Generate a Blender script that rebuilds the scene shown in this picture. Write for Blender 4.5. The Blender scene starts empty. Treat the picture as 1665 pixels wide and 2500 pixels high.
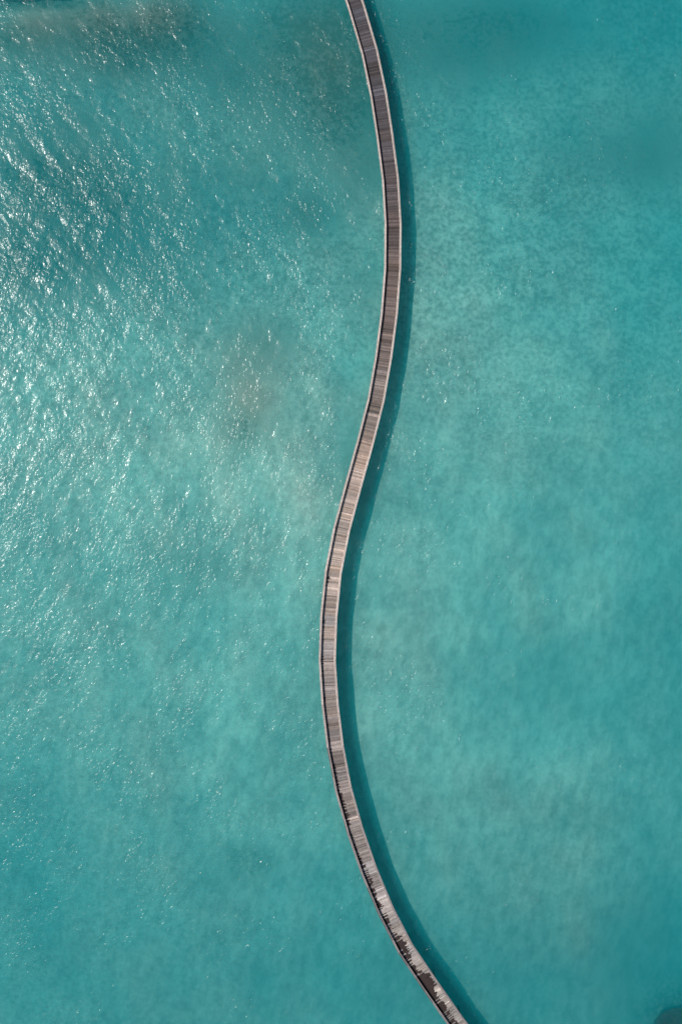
import bpy, bmesh, math, random
import numpy as np
from mathutils import Vector

sc = bpy.context.scene
COL = sc.collection
R = math.radians
random.seed(7)
rng = np.random.default_rng(11)

# ------------------------------------------------------------------ camera
PXM = 0.06                    # metres per photo pixel at rail-cap height
CAP_Z = 2.6                   # height of the rail caps above mean water
DIST = 192.0                  # camera to cap height
cam_d = bpy.data.cameras.new('camera')
cam = bpy.data.objects.new('camera', cam_d)
COL.objects.link(cam)
cam.location = (0, 0, CAP_Z + DIST)
cam.rotation_euler = (0, 0, 0)
cam_d.sensor_fit = 'VERTICAL'
cam_d.sensor_height = 36.0
cam_d.sensor_width = 24.0
cam_d.lens = 36.0 * DIST / (2500 * PXM)
cam_d.clip_start = 1.0
cam_d.clip_end = 3000.0
sc.camera = cam

# ------------------------------------------------------------------ sky + sun
SX, SY = -0.52, 0.14          # horizontal direction towards the sun per metre of height
zen = math.atan(math.hypot(SX, SY))
elev = math.pi / 2 - zen
world = bpy.data.worlds.new("World")
sc.world = world
world.use_nodes = True
wn = world.node_tree
wn.nodes.clear()
sky = wn.nodes.new('ShaderNodeTexSky')
sky.sky_type = 'NISHITA'
sky.sun_disc = False
sky.sun_elevation = elev
sky.sun_rotation = math.atan2(SX, SY)
bg = wn.nodes.new('ShaderNodeBackground')
bg.inputs['Strength'].default_value = 0.09
wo = wn.nodes.new('ShaderNodeOutputWorld')
wn.links.new(sky.outputs[0], bg.inputs[0])
wn.links.new(bg.outputs[0], wo.inputs[0])
sun_d = bpy.data.lights.new('sun', 'SUN')
sun_d.energy = 4.2
sun_d.angle = R(0.8)
sun_d.color = (1.0, 0.95, 0.87)
sun = bpy.data.objects.new('sun', sun_d)
COL.objects.link(sun)
sun.rotation_euler = Vector((-SX, -SY, -1)).to_track_quat('-Z', 'Y').to_euler()

sc.view_settings.view_transform = 'Standard'
sc.view_settings.look = 'None'
sc.view_settings.exposure = 0.0
sc.view_settings.gamma = 1.0
sc.view_settings.use_curve_mapping = False
sc.cycles.use_denoising = True
sc.cycles.sample_clamp_direct = 2.5   # sun glints clip the way a sensor clips them
sc.cycles.transparent_max_bounces = 16
sc.cycles.max_bounces = 8
sc.cycles.volume_bounces = 4

# ------------------------------------------------------------------ helpers
def cap_xy(px, py):
    return ((px - 832.5) * PXM, (1250.0 - py) * PXM)

def bed_px(x, y, depth=2.0):
    k = DIST / (DIST + CAP_Z + depth)
    return 832.5 + x * k / PXM, 1250.0 - y * k / PXM

class NT:
    def __init__(self, mat):
        self.t = mat.node_tree
    def n(self, typ, **kw):
        nd = self.t.nodes.new(typ)
        for k, v in kw.items():
            if k.startswith('i_'):
                key = k[2:]
                key = int(key) if key.isdigit() else key.replace('_', ' ')
                nd.inputs[key].default_value = v
            else:
                setattr(nd, k, v)
        return nd
    def l(self, a, b):
        self.t.links.new(a, b)
    def math(self, op, a, b=None, clamp=False):
        nd = self.n('ShaderNodeMath', operation=op)
        nd.use_clamp = clamp
        for i, v in enumerate((a, b)):
            if v is None: continue
            if isinstance(v, (int, float)): nd.inputs[i].default_value = v
            else: self.l(v, nd.inputs[i])
        return nd.outputs[0]
    def mix(self, fac, a, b, blend='MIX'):
        nd = self.n('ShaderNodeMix', data_type='RGBA', blend_type=blend)
        nd.clamp_factor = True
        for s, v in ((nd.inputs[0], fac), (nd.inputs[6], a), (nd.inputs[7], b)):
            if isinstance(v, (int, float)): s.default_value = v
            elif isinstance(v, tuple): s.default_value = v if len(v) == 4 else (*v, 1)
            else: self.l(v, s)
        return nd.outputs[2]
    def ramp(self, v, a, b, lo=0.0, hi=1.0):
        nd = self.n('ShaderNodeMapRange', interpolation_type='SMOOTHSTEP')
        nd.inputs[1].default_value = a; nd.inputs[2].default_value = b
        nd.inputs[3].default_value = lo; nd.inputs[4].default_value = hi
        self.l(v, nd.inputs[0])
        return nd.outputs[0]

def new_mat(name):
    m = bpy.data.materials.new(name)
    m.use_nodes = True
    m.node_tree.nodes.clear()
    return m, NT(m)

def link_mesh(name, verts, faces, mat, parent=None, smooth=False):
    me = bpy.data.meshes.new(name)
    me.from_pydata(verts, [], faces)
    me.materials.append(mat)
    if smooth:
        me.polygons.foreach_set('use_smooth', [True] * len(me.polygons))
    me.update()
    o = bpy.data.objects.new(name, me)
    COL.objects.link(o)
    if parent: o.parent = parent
    return o

def grid_mesh(name, xs, ys, zf, mat, smooth=True, skirt=None):
    """height-field sheet; skirt = z of a closed bottom, or None"""
    nx, ny = len(xs), len(ys)
    X, Y = np.meshgrid(xs, ys)
    Z = zf(X, Y)
    co = np.stack([X, Y, Z], -1).reshape(-1, 3)
    i = np.arange(nx - 1); j = np.arange(ny - 1)
    I, J = np.meshgrid(i, j)
    a = (J * nx + I).ravel()
    quads = np.stack([a, a + 1, a + nx + 1, a + nx], -1)
    nq = len(quads)
    if skirt is not None:
        ring = list(range(nx)) + [r * nx + nx - 1 for r in range(1, ny)] + \
               [(ny - 1) * nx + c for c in range(nx - 2, -1, -1)] + [r * nx for r in range(ny - 2, 0, -1)]
        base = len(co)
        low = co[ring].copy(); low[:, 2] = skirt
        co = np.vstack([co, low])
        m = len(ring)
        side = [(ring[(k + 1) % m], ring[k], base + k, base + (k + 1) % m) for k in range(m)]
        cx = len(co)
        co = np.vstack([co, [[0, 0, skirt]]])
        tris = [(base + (k + 1) % m, base + k, cx) for k in range(m)]
    me = bpy.data.meshes.new(name)
    if skirt is None:
        me.vertices.add(len(co)); me.vertices.foreach_set('co', co.ravel())
        me.loops.add(nq * 4); me.loops.foreach_set('vertex_index', quads.ravel().astype(np.int32))
        me.polygons.add(nq)
        me.polygons.foreach_set('loop_start', np.arange(0, nq * 4, 4, dtype=np.int32))
    else:
        loops = np.concatenate([quads.ravel(), np.array(side).ravel(), np.array(tris).ravel()]).astype(np.int32)
        starts = np.concatenate([np.arange(nq) * 4, nq * 4 + np.arange(m) * 4, nq * 4 + m * 4 + np.arange(m) * 3]).astype(np.int32)
        me.vertices.add(len(co)); me.vertices.foreach_set('co', co.ravel())
        me.loops.add(len(loops)); me.loops.foreach_set('vertex_index', loops)
        me.polygons.add(len(starts)); me.polygons.foreach_set('loop_start', starts)
    flags = np.zeros(len(me.polygons), dtype=bool); flags[:nq] = smooth
    me.update(calc_edges=True)
    me.polygons.foreach_set('use_smooth', flags)
    me.validate()
    me.materials.append(mat)
    o = bpy.data.objects.new(name, me)
    COL.objects.link(o)
    return o

def axis(half, step, far, n_out):
    inner = np.arange(-half, half + step * 0.5, step)
    out = half + (far - half) * (np.linspace(0, 1, n_out + 1)[1:] ** 2.2)
    return np.concatenate([-out[::-1], inner, out])

# ------------------------------------------------------------------ water
m_water, t = new_mat('clear_lagoon_water')
geo = t.n('ShaderNodeNewGeometry')
mp = t.n('ShaderNodeMapping', vector_type='TEXTURE')
mp.inputs['Rotation'].default_value = (0, 0, R(-18))
mp.inputs['Scale'].default_value = (1.0, 1.25, 1.0)
t.l(geo.outputs['Position'], mp.inputs['Vector'])
chop = t.n('ShaderNodeTexNoise', noise_dimensions='2D', i_Scale=2.1, i_Detail=2.5, i_Roughness=0.55, i_Distortion=0.4)
t.l(mp.outputs[0], chop.inputs['Vector'])
patch = t.n('ShaderNodeTexNoise', noise_dimensions='2D', i_Scale=0.09, i_Detail=2.0)
t.l(geo.outputs['Position'], patch.inputs['Vector'])
gust = t.ramp(patch.outputs['Fac'], 0.32, 0.68, 0.55, 1.3)
bump = t.n('ShaderNodeBump', i_Strength=1.0, i_Distance=0.066)
t.l(t.math('MULTIPLY', chop.outputs['Fac'], gust), bump.inputs['Height'])
fres = t.n('ShaderNodeFresnel', i_IOR=1.333)
t.l(bump.outputs[0], fres.inputs['Normal'])
gl = t.n('ShaderNodeBsdfGlossy', distribution='BECKMANN', i_Roughness=0.14)
t.l(bump.outputs[0], gl.inputs['Normal'])
gl2 = t.n('ShaderNodeBsdfGlossy', distribution='BECKMANN', i_Roughness=0.30)
t.l(bump.outputs[0], gl2.inputs['Normal'])
glm = t.n('ShaderNodeMixShader', i_0=0.28)
t.l(gl.outputs[0], glm.inputs[1]); t.l(gl2.outputs[0], glm.inputs[2])
tr = t.n('ShaderNodeBsdfTransparent')
mx = t.n('ShaderNodeMixShader')
t.l(fres.outputs[0], mx.inputs[0]); t.l(tr.outputs[0], mx.inputs[1]); t.l(glm.outputs[0], mx.inputs[2])
ab = t.n('ShaderNodeVolumeAbsorption', i_Color=(0.0, 0.825, 0.875, 1), i_Density=0.37)
sct = t.n('ShaderNodeVolumeScatter', i_Color=(0.01, 0.80, 0.875, 1), i_Density=0.27, i_Anisotropy=0.3)
vol = t.n('ShaderNodeAddShader')
t.l(ab.outputs[0], vol.inputs[0]); t.l(sct.outputs[0], vol.inputs[1])
out = t.n('ShaderNodeOutputMaterial')
t.l(mx.outputs[0], out.inputs['Surface'])
t.l(vol.outputs[0], out.inputs['Volume'])

NW = 150
lam = np.exp(rng.uniform(np.log(0.9), np.log(5.0), NW))
ang = np.where(rng.random(NW) < 0.55, R(36), R(-24)) + rng.normal(0, R(19), NW)
kk = 2 * np.pi / lam
slope_each = 0.056 * np.sqrt(2.0 / NW)
amp = slope_each / kk
ph = rng.uniform(0, 2 * np.pi, NW)
def wave(X, Y):
    Z = np.zeros_like(X)
    fade = np.clip((130 - np.maximum(np.abs(X), np.abs(Y))) / 40, 0, 1)
    for a, k, th, p in zip(amp, kk, ang, ph):
        Z += a * np.sin(k * (math.cos(th) * X + math.sin(th) * Y) + p)
    return Z * fade
water = grid_mesh('water', axis(57, 0.2, 600, 14), axis(83, 0.2, 600, 14), wave, m_water, True, skirt=-14.0)
water['kind'] = 'structure'

# ------------------------------------------------------------------ seabed
# growth patches and hollows of the bed, given where they lie on the photograph's plan (px, py, rx, ry, strength)
ALGAE = [(40, 90, 90, 45, .8), (215, 60, 70, 60, .55), (270, 120, 90, 45, .5), (430, 60, 80, 90, .6), (730, 150, 200, 210, .45), (1080, 70, 220, 90, .35), (300, 150, 60, 40, .5), (60, 8, 150, 14, .9),
         (790, 90, 110, 130, .6), (835, 260, 80, 130, .55), (700, 60, 90, 50, .3), (600, 960, 100, 140, .3), (650, 830, 90, 60, .3), (590, 1050, 50, 40, .35),
         (450, 1390, 100, 60, .25), (605, 2105, 65, 50, .6), (1250, 40, 160, 60, .4), (880, 700, 60, 90, .25), (870, 1150, 60, 200, .2),
         (1600, 380, 100, 90, .3), (250, 440, 130, 50, .25), (1560, 2350, 120, 150, .2), (1150, 150, 160, 80, .25), (1450, 380, 150, 60, .22)]
DARK = [(180, 95, 260, 80, .25), (450, 60, 130, 120, .3), (810, 300, 90, 150, .22), (1120, 70, 230, 90, .22), (760, 170, 170, 190, .22), (130, 500, 280, 190, .5), (330, 620, 200, 90, .2), (560, 420, 120, 60, .2), (1360, 1640, 120, 110, .2), (310, 120, 80, 60, .6), (250, 60, 50, 60, .35), (440, 90, 90, 60, .45), (750, 520, 70, 60, .5), (120, 420, 140, 50, .4), (60, 650, 130, 70, .4),
        (250, 500, 120, 60, .3), (560, 190, 80, 60, .3), (1290, 80, 180, 70, .12), (30, 10, 160, 12, .8), (1610, 330, 90, 120, .15), (880, 430, 60, 120, .3), (1690, 2520, 130, 110, 1.1), (130, 300, 140, 60, .2)]
HOLLOW = [(1640, 620, 170, 260, .9), (1500, 60, 420, 120, .55), (1330, 1690, 190, 130, .45), (1010, 1000, 60, 140, .0), (1200, 330, 260, 130, .45), (1650, 2330, 130, 190, .8),
          (830, 2330, 220, 200, .35), (60, 2150, 190, 330, .55), (1650, 1500, 120, 420, .45), (430, 560, 260, 150, .3), (560, 540, 200, 120, .25), (100, 640, 200, 130, .3), (1100, 2420, 300, 120, .35),
          (1250, 560, 160, 120, .25), (560, 1460, 120, 90, .15), (1400, 1250, 160, 100, .25)]
SHOAL = [(180, 90, 300, 100, .35), (740, 130, 220, 200, .5), (1100, 60, 220, 90, .35), (600, 960, 120, 150, .3), (330, 20, 130, 60, .9), (120, 45, 200, 50, .9), (180, 120, 260, 90, .5), (800, 150, 120, 200, .6), (420, 60, 100, 90, .5), (620, 950, 110, 130, .5), (640, 1240, 180, 200, .4), (1080, 640, 90, 280, .3), (1130, 900, 130, 220, .3), (990, 1600, 110, 260, .3), (1150, 1980, 200, 150, .25),
         (330, 1120, 240, 180, .3), (750, 1150, 90, 300, .5), (1230, 2150, 200, 120, .2), (1430, 2240, 190, 160, .35), (1380, 1950, 150, 90, .2)]
SILT_FALLOFF = [(500, 2500, 1100, 420, .6), (1450, 2350, 500, 420, .45), (100, 1900, 260, 420, .3), (1665, 100, 460, 460, .6), (0, 500, 260, 900, .3), (400, 200, 600, 360, .65), (300, 650, 420, 220, .35), (900, 60, 300, 200, .35),
        (200, 120, 260, 90, .3), (1665, 1500, 120, 800, .3), (560, 560, 260, 160, .3)]  # silty bed tone; lens falloff towards frame edges is put into it too
def field(lst, PX, PY):
    F = np.zeros_like(PX)
    for cx, cy, rx, ry, s in lst:
        F += s * np.exp(-((PX - cx) / rx) ** 2 - ((PY - cy) / ry) ** 2)
    return F
def bed_z(X, Y):
    PX, PY = bed_px(X, Y)
    d = 2.05 + 0.95 * np.clip((520 - PY) / 620, 0, 1.4) ** 1.3 + 0.35 * np.clip((PY - 1500) / 900, 0, 1)
    d += 0.35 * np.clip((PX - 1000) / 700, 0, 1.2)
    d += field(HOLLOW, PX, PY) - field(SHOAL, PX, PY)
    w = rng2.uniform(0, 6.28, 24); q = rng2.normal(0, 1, (24, 2)) * 0.45
    for p, (qx, qy) in zip(w, q):
        d += 0.03 * np.sin(qx * X + qy * Y + p)
    return -d
rng2 = np.random.default_rng(5)

m_bed, t = new_mat('pale_sand_bed')
geo = t.n('ShaderNodeNewGeometry')
at_a = t.n('ShaderNodeAttribute', attribute_name='algae')
at_d = t.n('ShaderNodeAttribute', attribute_name='dark')
at_b = t.n('ShaderNodeAttribute', attribute_name='silt_falloff')
at_s = t.n('ShaderNodeAttribute', attribute_name='soft')
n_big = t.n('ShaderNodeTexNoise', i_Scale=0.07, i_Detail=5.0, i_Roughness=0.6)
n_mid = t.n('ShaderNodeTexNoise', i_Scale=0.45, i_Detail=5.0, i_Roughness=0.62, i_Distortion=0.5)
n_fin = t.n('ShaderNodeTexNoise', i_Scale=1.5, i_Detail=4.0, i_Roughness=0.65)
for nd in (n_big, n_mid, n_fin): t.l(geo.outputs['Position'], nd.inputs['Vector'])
mp2 = t.n('ShaderNodeMapping', vector_type='TEXTURE')
mp2.inputs['Rotation'].default_value = (0, 0, R(-15)); mp2.inputs['Scale'].default_value = (1, 2.1, 1)
t.l(geo.outputs['Position'], mp2.inputs['Vector'])
n_caustic = t.n('ShaderNodeTexNoise', i_Scale=0.8, i_Detail=4.0, i_Roughness=0.6, i_Distortion=0.15)
t.l(mp2.outputs[0], n_caustic.inputs['Vector'])
sand = t.mix(t.ramp(n_big.outputs[0], .35, .65), (.38, .362, .315), (.485, .465, .40))
sand = t.mix(at_b.outputs['Fac'], sand, (.21, .215, .195))
# caustic light put into the sand colour: fine mottles, long streaks where soft
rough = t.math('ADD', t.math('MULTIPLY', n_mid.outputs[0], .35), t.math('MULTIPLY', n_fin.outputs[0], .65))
caustic_r = t.ramp(rough, .36, .64, .52, 1.2)
caustic_s = t.ramp(n_caustic.outputs[0], .3, .7, .66, 1.17)
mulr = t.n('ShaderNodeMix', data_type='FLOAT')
t.l(at_s.outputs['Fac'], mulr.inputs[0]); t.l(caustic_r, mulr.inputs[2]); t.l(caustic_s, mulr.inputs[3])
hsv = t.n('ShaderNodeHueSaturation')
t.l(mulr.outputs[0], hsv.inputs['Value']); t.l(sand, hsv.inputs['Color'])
am = t.math('MULTIPLY', at_a.outputs['Fac'], t.ramp(rough, .36, .64, .1, 1.9), True)
c1 = t.mix(am, hsv.outputs[0], (.095, .108, .088))
dm = t.math('MULTIPLY', at_d.outputs['Fac'], t.ramp(rough, .36, .64, .15, 1.8), True)
c2 = t.mix(dm, c1, (.05, .07, .06))
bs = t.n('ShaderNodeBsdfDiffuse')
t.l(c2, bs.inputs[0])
bp = t.n('ShaderNodeBump', i_Strength=0.5, i_Distance=0.25)
t.l(n_mid.outputs[0], bp.inputs['Height']); t.l(bp.outputs[0], bs.inputs['Normal'])
out = t.n('ShaderNodeOutputMaterial'); t.l(bs.outputs[0], out.inputs[0])
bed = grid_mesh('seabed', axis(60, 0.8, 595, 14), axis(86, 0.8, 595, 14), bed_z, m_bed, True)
bed['kind'] = 'structure'
nv = len(bed.data.vertices)
co = np.empty(nv * 3); bed.data.vertices.foreach_get('co', co); co = co.reshape(-1, 3)
PX, PY = bed_px(co[:, 0], co[:, 1])
for nm, F in (('algae', field(ALGAE, PX, PY)), ('dark', field(DARK, PX, PY)),
              ('silt_falloff', np.clip(field(SILT_FALLOFF, PX, PY), 0, 1)),
              ('soft', np.clip((PY - 700) / 900, 0, .68) * np.clip((PX + 900) / 1500, .6, 1))):
    a = bed.data.attributes.new(nm, 'FLOAT', 'POINT'); a.data.foreach_set('value', F.astype(np.float32))

# ------------------------------------------------------------------ coral reef heads at two corners
m_reef, t = new_mat('dark_coral_rock')
geo = t.n('ShaderNodeNewGeometry')
n1 = t.n('ShaderNodeTexNoise', i_Scale=1.1, i_Detail=6.0, i_Roughness=0.65)
t.l(geo.outputs['Position'], n1.inputs['Vector'])
bs = t.n('ShaderNodeBsdfPrincipled', i_Roughness=0.95)
t.l(t.mix(t.ramp(n1.outputs[0], .4, .66), (.003, .005, .008), (.028, .026, .026)), bs.inputs['Base Color'])
out = t.n('ShaderNodeOutputMaterial'); t.l(bs.outputs[0], out.inputs[0])

def reef(px, py, rx, ry, rot, top, zc, label, seed):
    r = random.Random(seed)
    k = (DIST + CAP_Z + 2.0) / DIST
    x, y = cap_xy(px, py); x *= k; y *= k
    bm = bmesh.new()
    bmesh.ops.create_icosphere(bm, subdivisions=5, radius=1.0)
    bumps = [(Vector((r.gauss(0, 1), r.gauss(0, 1), r.gauss(0, .7))).normalized(), r.uniform(.08, .45), r.uniform(-.12, .3)) for _ in range(110)]
    for v in bm.verts:
        d = v.co.normalized(); h = 0.85
        for c, w, a in bumps:
            h += a * math.exp(-((d - c).length / w) ** 2)
        v.co = Vector((d.x * h * rx, d.y * h * ry, d.z * h * top))
    me = bpy.data.meshes.new('coral_reef'); bm.to_mesh(me); bm.free()
    me.materials.append(m_reef)
    me.polygons.foreach_set('use_smooth', [True] * len(me.polygons))
    o = bpy.data.objects.new('coral_reef', me); COL.objects.link(o)
    o.location = (x, y, zc); o.rotation_euler = (0, 0, rot)
    o['label'] = label; o['category'] = 'reef'
reef(1690, 2524, 6.2, 4.8, R(38), 1.15, -2.4, 'dark coral reef under the water in the lower right corner', 3)
reef(50, -24, 9.5, 1.7, R(-2), 0.9, -2.1, 'long dark coral reef edge under the water in the upper left corner', 9)

# ------------------------------------------------------------------ boardwalk
EDGE = [(-120, 802, 848), (0, 843, 887), (25, 851, 894), (126, 881, 923), (230, 904, 943.5), (300, 914, 956.5), (437, 932, 973.6), (545, 938.5, 980), (600, 938.8, 980),
        (656, 937.7, 979), (767, 929, 970.7), (836, 921, 961.6), (900, 911, 953.5), (975, 897.5, 939), (1030, 882.8, 926), (1100, 864.5, 909), (1155, 848.5, 894),
        (1217, 832, 875.4), (1300, 811, 853.5), (1397, 792.4, 834.7), (1504, 782, 823.4), (1613, 778.3, 819.4), (1660, 781, 821.8), (1722, 786, 826), (1823, 798.7, 838),
        (1880, 809, 849.8), (1927, 818, 858.4), (1982, 832.6, 873.5), (2060, 854.6, 897.7), (2105, 871.6, 914), (2160, 891, 935.4), (2233, 924, 967.5), (2320, 969, 1014),
        (2474, 1072, 1121), (2500, 1090, 1141.9), (2650, 1200, 1258)]
EY = np.array([e[0] for e in EDGE], float); EC = np.array([(e[1] + e[2]) / 2 for e in EDGE])
def cen(py): return np.interp(py, EY, EC)
NODE_Y = [-85, 25, 126, 230, 335, 437, 545, 656, 767, 869, 975, 1081, 1187, 1293, 1397, 1504, 1613, 1720, 1823, 1927, 2029, 2128, 2224, 2317, 2408, 2497, 2586]
NODES = [Vector(cap_xy(cen(y), y)) for y in NODE_Y]
NN = len(NODES)
dirs = [(NODES[i + 1] - NODES[i]).normalized() for i in range(NN - 1)]
def perp(d): return Vector((-d.y, d.x)) * -1 if False else Vector((d.y, -d.x))
# direction of travel is down the picture; side = +1 to picture-right
def side_vec(d): return Vector((-d.y, d.x))
MIT = []
for i in range(NN):
    a = dirs[max(i - 1, 0)]; b = dirs[min(i, NN - 2)]
    m = (side_vec(a) + side_vec(b)).normalized()
    MIT.append(m / max(0.5, m.dot(side_vec(b))))
HALF = 1.245
DECK_Z = 1.9
CAPW = 0.285

def path(i, f, off):
    """point on segment i, fraction f, offset to picture-right"""
    p = NODES[i].lerp(NODES[i + 1], f)
    m = MIT[i].lerp(MIT[i + 1], f)
    return p + m * off

# --- materials
def wood_mat(name, wet=False, base=None):
    m, t = new_mat(name)
    geo = t.n('ShaderNodeNewGeometry')
    tone = t.n('ShaderNodeAttribute', attribute_name='tone')
    nf = t.n('ShaderNodeTexNoise', i_Scale=9.0, i_Detail=4.0, i_Roughness=0.6)
    t.l(geo.outputs['Position'], nf.inputs['Vector'])
    nb = t.n('ShaderNodeTexNoise', i_Scale=2.2, i_Detail=4.0, i_Roughness=0.65)
    t.l(geo.outputs['Position'], nb.inputs['Vector'])
    h = t.n('ShaderNodeHueSaturation')
    t.l(t.math('MULTIPLY', t.ramp(nf.outputs[0], .3, .7, .78, 1.2), t.ramp(nb.outputs[0], .3, .7, .86, 1.12)), h.inputs['Value'])
    t.l(tone.outputs['Color'], h.inputs['Color'])
    col = h.outputs[0]
    b = t.n('ShaderNodeBsdfPrincipled', i_Roughness=0.85)
    if wet:
        wa = t.n('ShaderNodeAttribute', attribute_name='wet')
        nw = t.n('ShaderNodeTexNoise', i_Scale=5.0, i_Detail=3.0)
        t.l(geo.outputs['Position'], nw.inputs['Vector'])
        wf = t.ramp(t.math('ADD', wa.outputs['Fac'], t.math('MULTIPLY', t.math('SUBTRACT', nw.outputs[0], .5), .7)), .38, .55)
        col = t.mix(wf, col, t.mix(nb.outputs[0], (.011, .008, .009), (.060, .042, .038)))
        t.l(t.ramp(wf, 0, 1, .85, .6), b.inputs['Roughness'])
        t.l(t.ramp(wf, 0, 1, .5, .15), b.inputs['Specular IOR Level'])
    t.l(col, b.inputs['Base Color'])
    bp = t.n('ShaderNodeBump', i_Strength=0.4, i_Distance=0.01)
    t.l(nf.outputs[0], bp.inputs['Height']); t.l(bp.outputs[0], b.inputs['Normal'])
    o = t.n('ShaderNodeOutputMaterial'); t.l(b.outputs[0], o.inputs[0])
    return m
m_deck = wood_mat('weathered_deck_planks', wet=True)
m_rail = wood_mat('bleached_rail_timber')
m_pile, t = new_mat('dark_wet_pile_timber')
b = t.n('ShaderNodeBsdfPrincipled', i_Roughness=0.8)
geo = t.n('ShaderNodeNewGeometry'); nb = t.n('ShaderNodeTexNoise', i_Scale=3.0, i_Detail=5.0)
t.l(geo.outputs['Position'], nb.inputs['Vector'])
t.l(t.mix(nb.outputs[0], (.05, .04, .03), (.14, .11, .085)), b.inputs['Base Color'])
o_ = t.n('ShaderNodeOutputMaterial'); t.l(b.outputs[0], o_.inputs[0])

class MB:
    def __init__(s): s.v = []; s.f = []; s.tone = []; s.wet = []
    def slab(s, quad, z0, z1, tone, wet=0.0):
        """box over a plan quad (counter-clockwise 2-D points)"""
        q = [Vector(p) for p in quad]
        area = sum(q[i].x * q[(i + 1) % 4].y - q[(i + 1) % 4].x * q[i].y for i in range(4))
        if area < 0: q.reverse()
        b = len(s.v)
        s.v += [(p.x, p.y, z0) for p in q] + [(p.x, p.y, z1) for p in q]
        s.f += [(b + 3, b + 2, b + 1, b), (b + 4, b + 5, b + 6, b + 7)] + [(b + i, b + (i + 1) % 4, b + 4 + (i + 1) % 4, b + 4 + i) for i in range(4)]
        s.tone += [tone] * 6; s.wet += [wet] * 6
    def build(s, name, mat, parent, origin=None):
        o = link_mesh(name, s.v, s.f, mat, parent)
        me = o.data
        a = me.attributes.new('tone', 'FLOAT_COLOR', 'FACE')
        a.data.foreach_set('color', np.array([(*c, 1.0) for c in s.tone], np.float32).ravel())
        a = me.attributes.new('wet', 'FLOAT', 'FACE')
        a.data.foreach_set('value', np.array(s.wet, np.float32))
        return o

root = bpy.data.objects.new('boardwalk', None); COL.objects.link(root)
root.location = (0, 0, 0)
root['label'] = 'long winding timber boardwalk on piles snaking across the turquoise lagoon'
root['category'] = 'boardwalk'

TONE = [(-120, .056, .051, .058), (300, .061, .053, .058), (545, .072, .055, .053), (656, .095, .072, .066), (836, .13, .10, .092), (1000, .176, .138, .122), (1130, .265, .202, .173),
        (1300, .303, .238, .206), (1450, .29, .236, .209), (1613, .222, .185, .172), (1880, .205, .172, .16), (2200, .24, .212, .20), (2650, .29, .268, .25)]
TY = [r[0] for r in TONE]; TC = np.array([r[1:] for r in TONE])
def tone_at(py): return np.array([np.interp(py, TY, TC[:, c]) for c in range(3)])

# how far across from the left rail the spray has wetted the planks, and how solidly
WETY = [1380, 1400, 1412, 1450, 1500, 1515, 1530, 1590, 1600, 1620, 1690, 1705, 1720, 1770, 1840, 1880, 1925, 1950, 1985, 2000, 2020, 2060, 2100, 2150, 2180, 2195, 2215, 2225, 2240, 2270, 2290, 2320, 2335, 2350, 2370, 2384, 2393, 2410, 2420, 2440, 2470, 2500, 2600]
WETX = [0, .30, .45, 0, .0, .36, .30, .05, .28, .30, .18, .30, .10, .32, .28, .30, .36, .36, .46, .40, .30, .28, .40, .46, .36, .36, .52, .36, .50, .42, .62, .74, .55, .45, .45, .9, 1.05, 1.0, .62, .55, .52, .56, .6]
WETP = [0, .35, .6, 0, .0, .7, .45, .1, .7, .5, .35, .7, .15, .25, .4, .45, .6, .65, .85, .7, .45, .65, .75, .7, .6, .75, .95, .4, .95, .6, .95, .97, .6, .65, .85, 1, 1, 1, .95, .9, .85, .9, .9]

deck = MB()
PITCH, NC = 0.145, 28
wd = HALF - 0.06
run = 1.0; run_left = 0; jag = 0.5
for i in range(NN - 1):
    L = (NODES[i + 1] - NODES[i]).length
    n = max(1, int(round(L / PITCH)))
    for k in range(n):
        f0 = k / n; f1 = (k + 1 - 0.055) / n
        py = NODE_Y[i] + (NODE_Y[i + 1] - NODE_Y[i]) * (k + .5) / n
        if run_left <= 0:
            run_left = random.randint(2, 16); run = math.exp(random.gauss(0, .19))
            run_hue = random.gauss(0, .03)
        run_left -= 1
        m = run * math.exp(random.gauss(0, .2))
        q = random.random()
        if q < .07: m *= random.uniform(.5, .7)
        elif q < .14: m *= random.uniform(1.25, 1.55)
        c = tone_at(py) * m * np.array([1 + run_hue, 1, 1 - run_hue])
        W = np.interp(py, WETY, WETX); P = np.interp(py, WETY, WETP)
        jag = .55 * jag + .45 * random.random()
        ext = W * (.62 + .5 * jag + random.uniform(-.16, .16))
        on = random.random() < P
        gap0 = random.uniform(.0, .8) * W if random.random() > P * 0.95 else -1
        for c_ in range(NC):
            a0 = -wd + 2 * wd * c_ / NC; a1 = -wd + 2 * wd * (c_ + 1) / NC
            u = (c_ + .5) / NC
            wet = 1.0 if (on and u < ext and u > gap0) else 0.0
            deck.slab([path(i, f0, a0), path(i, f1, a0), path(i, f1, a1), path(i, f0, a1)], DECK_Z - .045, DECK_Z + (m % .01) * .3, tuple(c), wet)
deck.build('deck', m_deck, root)

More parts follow.
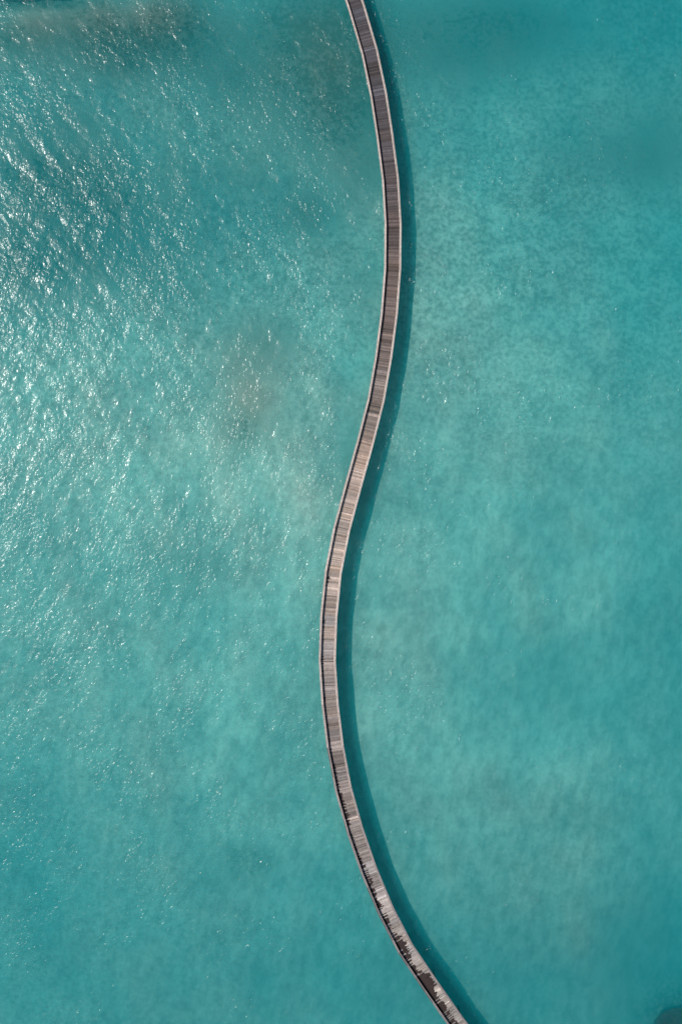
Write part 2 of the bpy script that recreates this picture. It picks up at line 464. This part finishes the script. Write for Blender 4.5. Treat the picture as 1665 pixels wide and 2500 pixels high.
# --- rails: low boarded parapet, twin-plank cap, posts
for side in (-1, 1):
    face = MB()
    for i in range(NN - 1):
        a, b2 = side * (HALF - CAPW / 2 - .022), side * (HALF - CAPW / 2 + .022)
        for z0 in (1.76, 1.96, 2.16, 2.355):
            for h in range(2):
                f0, f1 = h * .5, h * .5 + .498
                tn = tone_at(NODE_Y[i]) * random.uniform(.8, 1.1) + np.array((.06, .05, .045))
                face.slab([path(i, f0, a), path(i, f1, a), path(i, f1, b2), path(i, f0, b2)], z0, z0 + .188, tuple(tn))
    ro = face.build('side_rail', m_rail, root)
    for i in range(NN - 1):
        cap = MB()
        seg_m = random.uniform(.9, 1.08)
        py = NODE_Y[i]
        fade = np.interp(py, [0, 900, 1300, 1600, 1900, 2500], [.86, .98, 1.08, .95, .70, .52])
        grey = np.interp(py, [1500, 2200], [0, 1])
        base = np.array((.53, .445, .40)) * (1 - grey) + np.array((.44, .385, .38)) * grey
        for s2 in (0, 1):
            e0 = HALF - CAPW + s2 * (CAPW / 2 + .012); e1 = e0 + CAPW / 2 - .012
            for h in range(3):
                f0, f1 = h / 3 + .001, (h + 1) / 3 - .001
                kx = (1.0 if s2 == 0 else .88) * random.uniform(.9, 1.06)
                if side == -1 and py > 1750:
                    kx *= random.choice((1, 1, .8, .45)) if s2 == 1 else random.choice((1, .9, .75))
                tn = base * fade * seg_m * kx
                cap.slab([path(i, f0, side * e0), path(i, f1, side * e0), path(i, f1, side * e1), path(i, f0, side * e1)], CAP_Z - .05, CAP_Z + s2 * .003, tuple(tn))
        cap.build('rail_cap', m_rail, ro)
    for i in range(NN):
        post = MB()
        p = NODES[i] + MIT[i] * side * (HALF - CAPW / 2); d = dirs[min(i, NN - 2)]; s_ = side_vec(d)
        for dz0, dz1, hw in ((1.56, 2.545, .07),):
            post.slab([p - d * hw - s_ * hw, p + d * hw - s_ * hw, p + d * hw + s_ * hw, p - d * hw + s_ * hw], dz0, dz1, (.2, .17, .15))
        post.build('rail_post', m_rail, ro)
    # edge beam under the planks
    beam = MB()
    for i in range(NN - 1):
        a, b2 = side * (HALF - .26), side * (HALF - .40)
        beam.slab([path(i, .0, a), path(i, .999, a), path(i, .999, b2), path(i, .0, b2)], 1.62, 1.85, (.12, .1, .085))
    beam.build('edge_beam', m_rail, root)
# --- piles and cross-heads under every second of the deck spans
for i in range(NN):
    d = dirs[min(i, NN - 2)]; s_ = side_vec(d)
    cb = MB()
    p = NODES[i]
    cb.slab([p - d * .12 - s_ * 1.15, p + d * .12 - s_ * 1.15, p + d * .12 + s_ * 1.15, p - d * .12 + s_ * 1.15], 1.36, 1.615, (.12, .1, .085))
    cb.build('crossbeam', m_rail, root)
    for side in (-1, 1):
        c = p + s_ * side * .8
        vs, fs = [], []
        N = 14
        for z, r in ((-6.0, .15), (-.4, .15), (.3, .145), (1.355, .135)):
            for q in range(N):
                vs.append((c.x + r * math.cos(2 * math.pi * q / N), c.y + r * math.sin(2 * math.pi * q / N), z))
        for lv in range(3):
            for q in range(N):
                fs.append((lv * N + q, lv * N + (q + 1) % N, (lv + 1) * N + (q + 1) % N, (lv + 1) * N + q))
        fs.append(tuple(range(3 * N, 4 * N))); fs.append(tuple(range(N - 1, -1, -1)))
        link_mesh('pile', vs, fs, m_pile, root)
